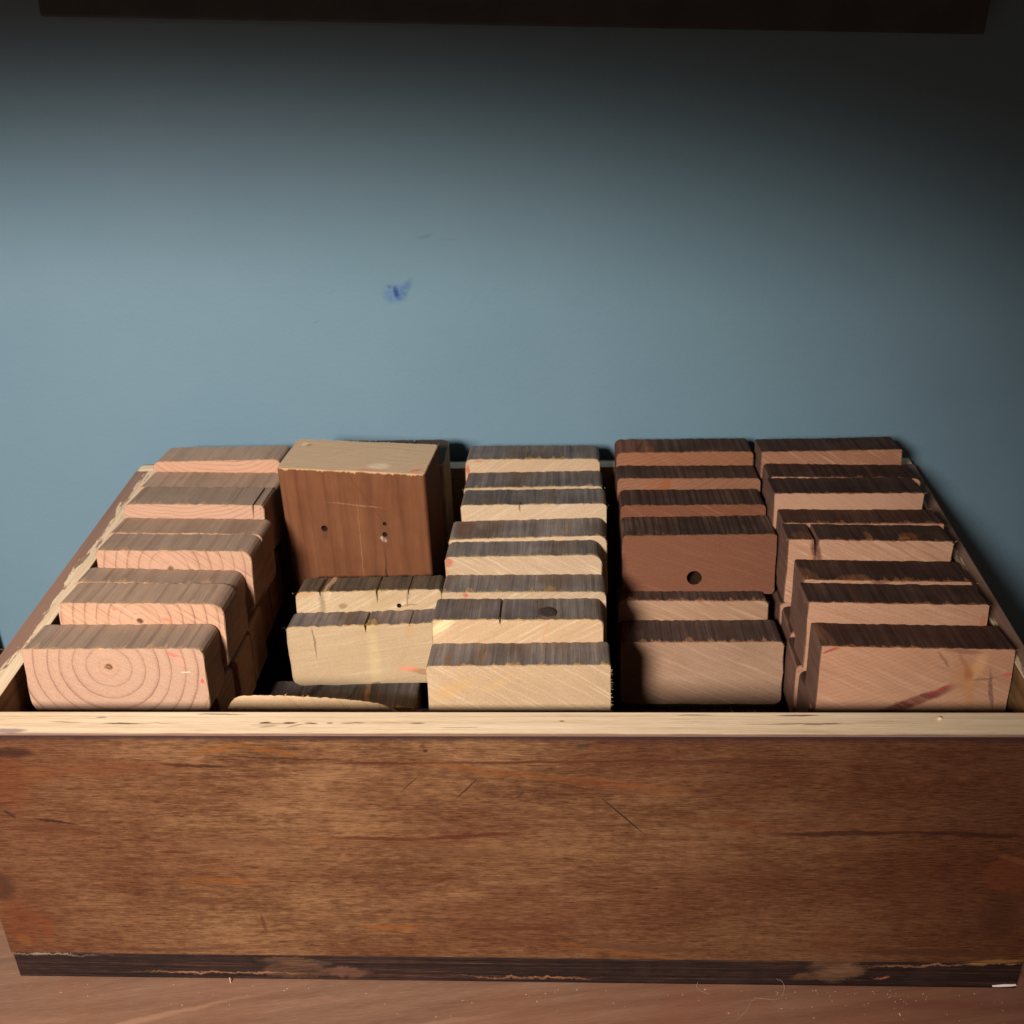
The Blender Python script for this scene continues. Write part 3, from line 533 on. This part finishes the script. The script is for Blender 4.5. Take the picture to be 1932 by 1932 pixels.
make('c4', 1, (105.1, 149.7, -21.4, 86.5, 30, -.3), 8, 39, G4, TAN, LOWT, '', dict(pith=(-70, 160), spacing=2.0, ring=.35, saw=24, sawamt=.6), dict(chipamt=1.4, strip=.6), fray=30, rad=(3, 3, 3, 3), label='half-hidden tan block under the drilled block')
make('c4', 1, (108, 101, -69.5, 90, 30, 0), 5, 38, G4, TAN, LOWT, '', dict(pith=(-70, 160), sawamt=.8), dict(chipamt=2.5), fray=30, label='sliver of a block just above the front rim, lowest in the fourth column')
# ---- second column: fallen and cracked pine blocks, two standing blocks behind
G2 = 'second column'
CRK = (.16, .11, .07)
make('c2', 0, (-86.6, 138.2, -30.0, 89.4, 20.2, 1.8), 8, 38.5, G2, PINE, PINET, '', dict(early=(.43, .335, .24), pith=(20, -90), sawamt=.25, saw=-8, ring=.2, feats=[(-29, 9, .55, 9.5, 2, CRK, .9, .4), (5.5, -3, 3.2, 20, 0, (.46, .37, .22), .75, .7), (3, 18, 2.2, 2.5, 0, (.48, .33, .14), .8), (34, -12, 9, 1.6, -12, (.24, .13, .07), .85, .4), (25, -9.5, 6, 1.4, -8, (.66, .20, .13), .7, .6), (28, 15, 3, 3.5, 30, (.42, .25, .12), .55, .7), (5, -19, 2.6, 1.2, 0, (.06, .04, .03), .9)]), dict(chipamt=.3, strip=.2, spots=[(4.5, -6, 3.6, 4.6, 0, (.44, .30, .14), .95, .2)]), notch=((2.0, 1.6, 4.5), (28, .8, 1.5)), fray=40, rad=(6, 3, 2, 2), wob=.5, label='pale block with a vertical crack and a knot hole at its top edge')
make('c2', 1, (-85.5, 160.1, -20.1, 87.5, 22.2, 1.2), 8, 38, G2, PINE, PINET, '', dict(early=(.43, .335, .24), pith=(20, -90), sawamt=.7, saw=-26, ring=.2, feats=[(-28, 10, 1.6, 10, 0, (.20, .16, .10), .75, .6), (-15.5, 9.5, 2.4, 1.9, 0, (.17, .12, .07), .8), (7, 14, 5.5, 9, 0, (.36, .28, .16), .7, .6), (23.5, 14, .5, 6, -6, CRK, .8), (24, 9, 5, .5, 5, CRK, .7), (-38, 17.5, 6, 1.2, 0, (.46, .2, .08), .6)]), dict(dark=(.07, .055, .045), mid=(.125, .10, .082), light=(.20, .165, .135), chipamt=.4, strip=.2, spots=[(-24.5, 0, 1.8, 14, -7, (.60, .38, .24), .95, .2), (-29, 0, 1.2, 14, -4, (.03, .024, .02), .85, .4)]), notch=((5.5, 1.4, 8), (24.5, .9, 6), (-29, 1.2, 5)), holes=(((18, -12, 9), (0, 1, 0), 1.5, 6),), fray=30, rad=(3, 3, 3, 4), wob=.4, label='pale block with cracks and a nail hole before the tall standing block')
make('c2', 0, (-99.5, 66.5, -27.5, 94, 27, -1.2), 42, 38, G2, PINE, FIRT, '', dict(early=(.60, .44, .31), late=(.40, .23, .11), pith=(-34, -26), spacing=9, ring=.7, sawamt=.15, wob=.002), dict(chipamt=.4), rad=(6, 6, 14, 8), arch=2.2, fray=6, yaw=-4, label='fallen pale block tipped back just behind the front rim')
make('c2', 1, (-100, 112, -69.5, 89, 30, .6), 4, 38, G2, PINE, PINET, '', dict(pith=(0, -70)), dict(chipamt=.7, strip=.5, spots=[(15, 0, 1.7, 18, 5, (.46, .27, .14), .95, .2), (5, -4, .7, 12, -10, (.03, .025, .025), .8), (-17, 4, 2.4, 12, -22, (.028, .02, .02), .7, .6)]), fray=16, label='grey-topped block behind the fallen pale block, a tan stripe across it')
make('c2', 1, (-97, 50, -77, 89, 30, 0), 2, 38, G2, PINE, PINET, '', dict(pith=(0, -70)), dict(chipamt=.7), fray=0, label='lowest block under the fallen pale block')
make('c2', 1, (-41.5, 62, -47, 22, 24, 0), 5, 38, G2, PINE, PINET, '', dict(pith=(0, -70)), dict(chipamt=.7), fray=6, rad=(3, 3, 4, 6), label='small grey offcut wedged at the left foot of the middle column')
def standing(center, w_, t, L, yaw, lean, emat, tmat, label, holes=(), rad=(2.5, 2.5, 2.5, 2.5), seed=50, notch=()):
    rs = random.Random(seed); me = board_mesh(prof(w_, t, rad, notch, .3, rs), L, 10, rs, holes)
    set_mats(me, emat, tmat, HOLEM)
    o = bpy.data.objects.new('tall_wood_block', me); COL.objects.link(o)
    M = Matrix.Rotation(math.radians(yaw), 4, 'Z') @ Matrix.Rotation(math.radians(-90+lean), 4, 'X')
    top = M.to_3x3() @ Vector((0, -L/2000, 0))
    M.translation = Vector(center)/1000+Vector((0, 0, HB))-top
    o.matrix_world = M
    return tag(o, label, 'wood block', 'standing blocks of the second column')
# brown face towards the camera is local -z; grain is vertical
tk = dict(cw=1.6, dark=(.080, .029, .014), mid=(.135, .054, .027), light=(.185, .083, .043), chip=(.5, .33, .19))
NH = (.025, .016, .012)
standing((-93.6, 213.5, 43), 91, 40, 118, -6.9, 1.5,
    end_mat(61, early=(.48, .365, .26), late=(.36, .25, .16), pith=(0, -120), spacing=2.4, ring=.15, blotch=(.52, .37, .24), bamt=.3, saw=5, sawamt=.2, feats=[(16, -12, 6, 4.0, 0, (.72, .62, .50), .65, .5), (12, -17.5, 9, 1.0, 0, (.60, .17, .11), .75, .6), (40, -15, 4, 1.6, 25, (.62, .14, .1), .8), (-36, 12, 2, 1.2, 20, (.22, .14, .08), .8), (-38, 13, 1.8, 2.2, 0, (.78, .64, .42), .6)]),
    top_mat(61, L=118, pith=(20, -70), spacing=5.6, lines=.28, chipamt=.25, fine=.45, strip=.0, spots=[(-20, -16, 2.0, 5.5, 0, (.07, .03, .018), .75, .6), (18, -18, 3.2, 11, 0, (.085, .045, .025), .75, .7), (17, -12.5, 1.9, 1.3, 30, (.42, .37, .30), .9, .3), (15.5, -14, .8, 1.2, 30, (.42, .37, .30), .8, .3), (16.5, 24, .7, 34, 1, (.03, .012, .008), .85, .4), (10, -38, .35, 26, -32, (.08, .03, .018), .6), (2, -36, 17, .4, 4, (.34, .2, .12), .5), (2, -10, .35, 30, 1, (.34, .19, .11), .35, .5)], **tk),
    'tall red-brown block standing on end, pale sawn top, two nail holes', holes=(((-20, -18.5, -20), (0, 0, 1), 2.2, 16), ((18.5, -24, -20), (0, 0, 1), 1.3, 16), ((18.0, -16.5, -20), (0, 0, 1), 1.7, 16)), seed=61)
standing((-89.5, 256.5, 25.0), 90, 38, 112, 0, 1,
    end_mat(62, early=(.075, .058, .055), late=(.035, .026, .026), pith=(0, -120), spacing=4, ring=.4, blotch=(.05, .036, .034), saw=88, sawamt=.1, pale=(.12, .09, .08), feats=[(-8, 0, .8, 20, 4, (.01, .008, .008), .9), (22, 0, 1.1, 20, -3, (.01, .008, .008), .9)]),
    top_mat(62, L=112, chipamt=.1, **PINET), 'dark weathered block standing behind the tall red-brown block', notch=((-8, 1.6, 4), (22, 2, 4)), seed=62, rad=(3, 5, 5, 3))
# ---- lower rows, seen in the gaps between the columns
def lower(colname, x, n, y0, z0, tilt, E, T, w_=89, jit=2.5, dz=.6):
    for i in range(n):
        rs = random.Random(int(x*3)+i*7+900)
        make('low', i, (x+rs.uniform(-jit, jit), y0+i*30.6, z0+i*dz+rs.uniform(-1, 1), w_+rs.uniform(-1, 1), 29.6, rs.uniform(-.6, .6)), tilt, 37, colname, E, T, '', fray=4,
             label='lower-row block beneath the %s block of the %s, seen in the gap beside it' % (ORD[i] if i < 7 else 'rear', colname))
lower('leftmost column', -195, 5, 66, -26.5, 3, FIR, FIRT)
lower('middle column', 8, 4, 52, -31.5, 3, PINE, PINET, 86, 1.5)
lower('rightmost column', 200.5, 5, 64, -28.5, 3, CED, CEDT, 90, 2)
# unseen block added left of the box to throw a shadow on the wall
make('tb', 0, (-447, 238, -78, 88, 60, 0), 0, 85.5, 'table', PINE, PINET, '', dict(pith=(0, -70)), {}, fray=4, label='unseen block added on the table left of the box to shade the wall')

# ================================================================== small things
g = G('pale_fibre'); FIBM = g.out((.40, .31, .25), .8, .2)
def strand(name, pts, r, label, cat, mat=FIBM, group=None):
    cu = bpy.data.curves.new(name, 'CURVE'); cu.dimensions = '3D'; cu.bevel_depth = r/1000; cu.bevel_resolution = 1
    sp = cu.splines.new('BEZIER'); sp.bezier_points.add(len(pts)-1)
    for b, p in zip(sp.bezier_points, pts): b.co = Vector(p)/1000; b.handle_left_type = b.handle_right_type = 'AUTO'
    o = bpy.data.objects.new(name, cu); COL.objects.link(o)
    dg = bpy.context.evaluated_depsgraph_get(); me = bpy.data.meshes.new_from_object(o.evaluated_get(dg)); me.name = name
    bpy.data.objects.remove(o)
    me.materials.clear(); me.materials.append(mat)
    return tag(link(name, me), label, cat, group)
strand('lint_thread', [(139, -.5, 7), (142.5, -.9, 5), (142.6, -4, .6), (139, -7.5, .3), (132, -7.3, .3), (128, -7.2, .3), (122, -15, .25), (117, -20, .25)], .06, 'fine curled lint thread on the table under the box front', 'thread')
strand('lint_thread', [(99, -.4, 3.6), (98.6, -1.2, 1.2), (101, -3, .3), (105, -5, .3)], .055, 'short lint thread against the dark bottom edge', 'thread')
sl = strand('wood_sliver', [(-147, -1.6, .3), (-147.2, -1.3, 1.8), (-147.4, -.9, 3.4)], .35, 'tiny pale sliver leaning on the dark bottom edge', 'sliver')
# white chip of paper on the bottom panel's right corner
g = G('white_chip'); WM = g.out((.78, .74, .76), .6, .3)
bm = bmesh.new(); pts = [(-6, -.5), (-2, -.75), (3, -.7), (6, -.3), (5.6, .45), (3, .5), (0, .7), (-4, .35), (-6.2, .2)]
a = [bm.verts.new((x/1000, 0, z/1000)) for x, z in pts]; b = [bm.verts.new((x/1000, -.0004, z/1000)) for x, z in pts]
bm.faces.new(a); bm.faces.new(list(reversed(b)))
for i in range(len(pts)): bm.faces.new((a[i], b[i], b[(i+1) % len(pts)], a[(i+1) % len(pts)]))
bmesh.ops.recalc_face_normals(bm, faces=bm.faces)
me = bpy.data.meshes.new('paper_scrap'); bm.to_mesh(me); bm.free(); me.materials.append(WM)
tag(link('paper_scrap', me, None, (.2555, .0004, HB-.1606), (0, math.radians(-4), 0)), 'white scrap stuck to the dark bottom edge at the right corner', 'scrap')
# chip lying on the rim
bm = bmesh.new(); bmesh.ops.create_icosphere(bm, subdivisions=2, radius=.0011)
for v in bm.verts: v.co = Vector((v.co.x*1.1, v.co.y, v.co.z*.8))*rnd.uniform(.75, 1.15)
me = bpy.data.meshes.new('wood_crumb'); bm.to_mesh(me); bm.free()
g = G('crumb'); me.materials.append(g.out((.72, .56, .42), .8, .2))
tag(link('wood_crumb', me, None, (.204, .0125, HB+.0008)), 'pale wood crumb on the front rim before the rightmost column', 'crumb', 'wood crumbs')
tag(link('wood_crumb', me, None, (-.0895, .0665, HB-.0295)), 'pale wood crumb on the top edge of the fallen block', 'crumb', 'wood crumbs')
# sawdust on the table
bm = bmesh.new(); rs = random.Random(11)
for i in range(150):
    x = rs.uniform(-300, 300); y = -abs(rs.gauss(0, 9))-1.2
    if x < -262 and rs.random() < .5: y = rs.uniform(-30, 60)
    if rs.random() < .35: x = rs.gauss(190, 50)
    s_ = rs.uniform(.10, .32)*(1.8 if rs.random() < .08 else 1); an = rs.uniform(0, 3.14)
    q = bmesh.ops.create_cube(bm, size=1)['verts']
    M = Matrix.Translation((x/1000, y/1000, s_*.2/1000)) @ Matrix.Rotation(an, 4, 'Z') @ Matrix.Diagonal((s_*rs.uniform(1, 3)/1000, s_/1000, s_*.4/1000, 1))
    bmesh.ops.transform(bm, matrix=M, verts=q)
me = bpy.data.meshes.new('sawdust'); bm.to_mesh(me); bm.free()
g = G('sawdust'); me.materials.append(g.out((.50, .35, .26), .8, .2))
tag(link('sawdust', me), 'specks of pale sawdust scattered on the brown table before the box', 'sawdust', kind='stuff')
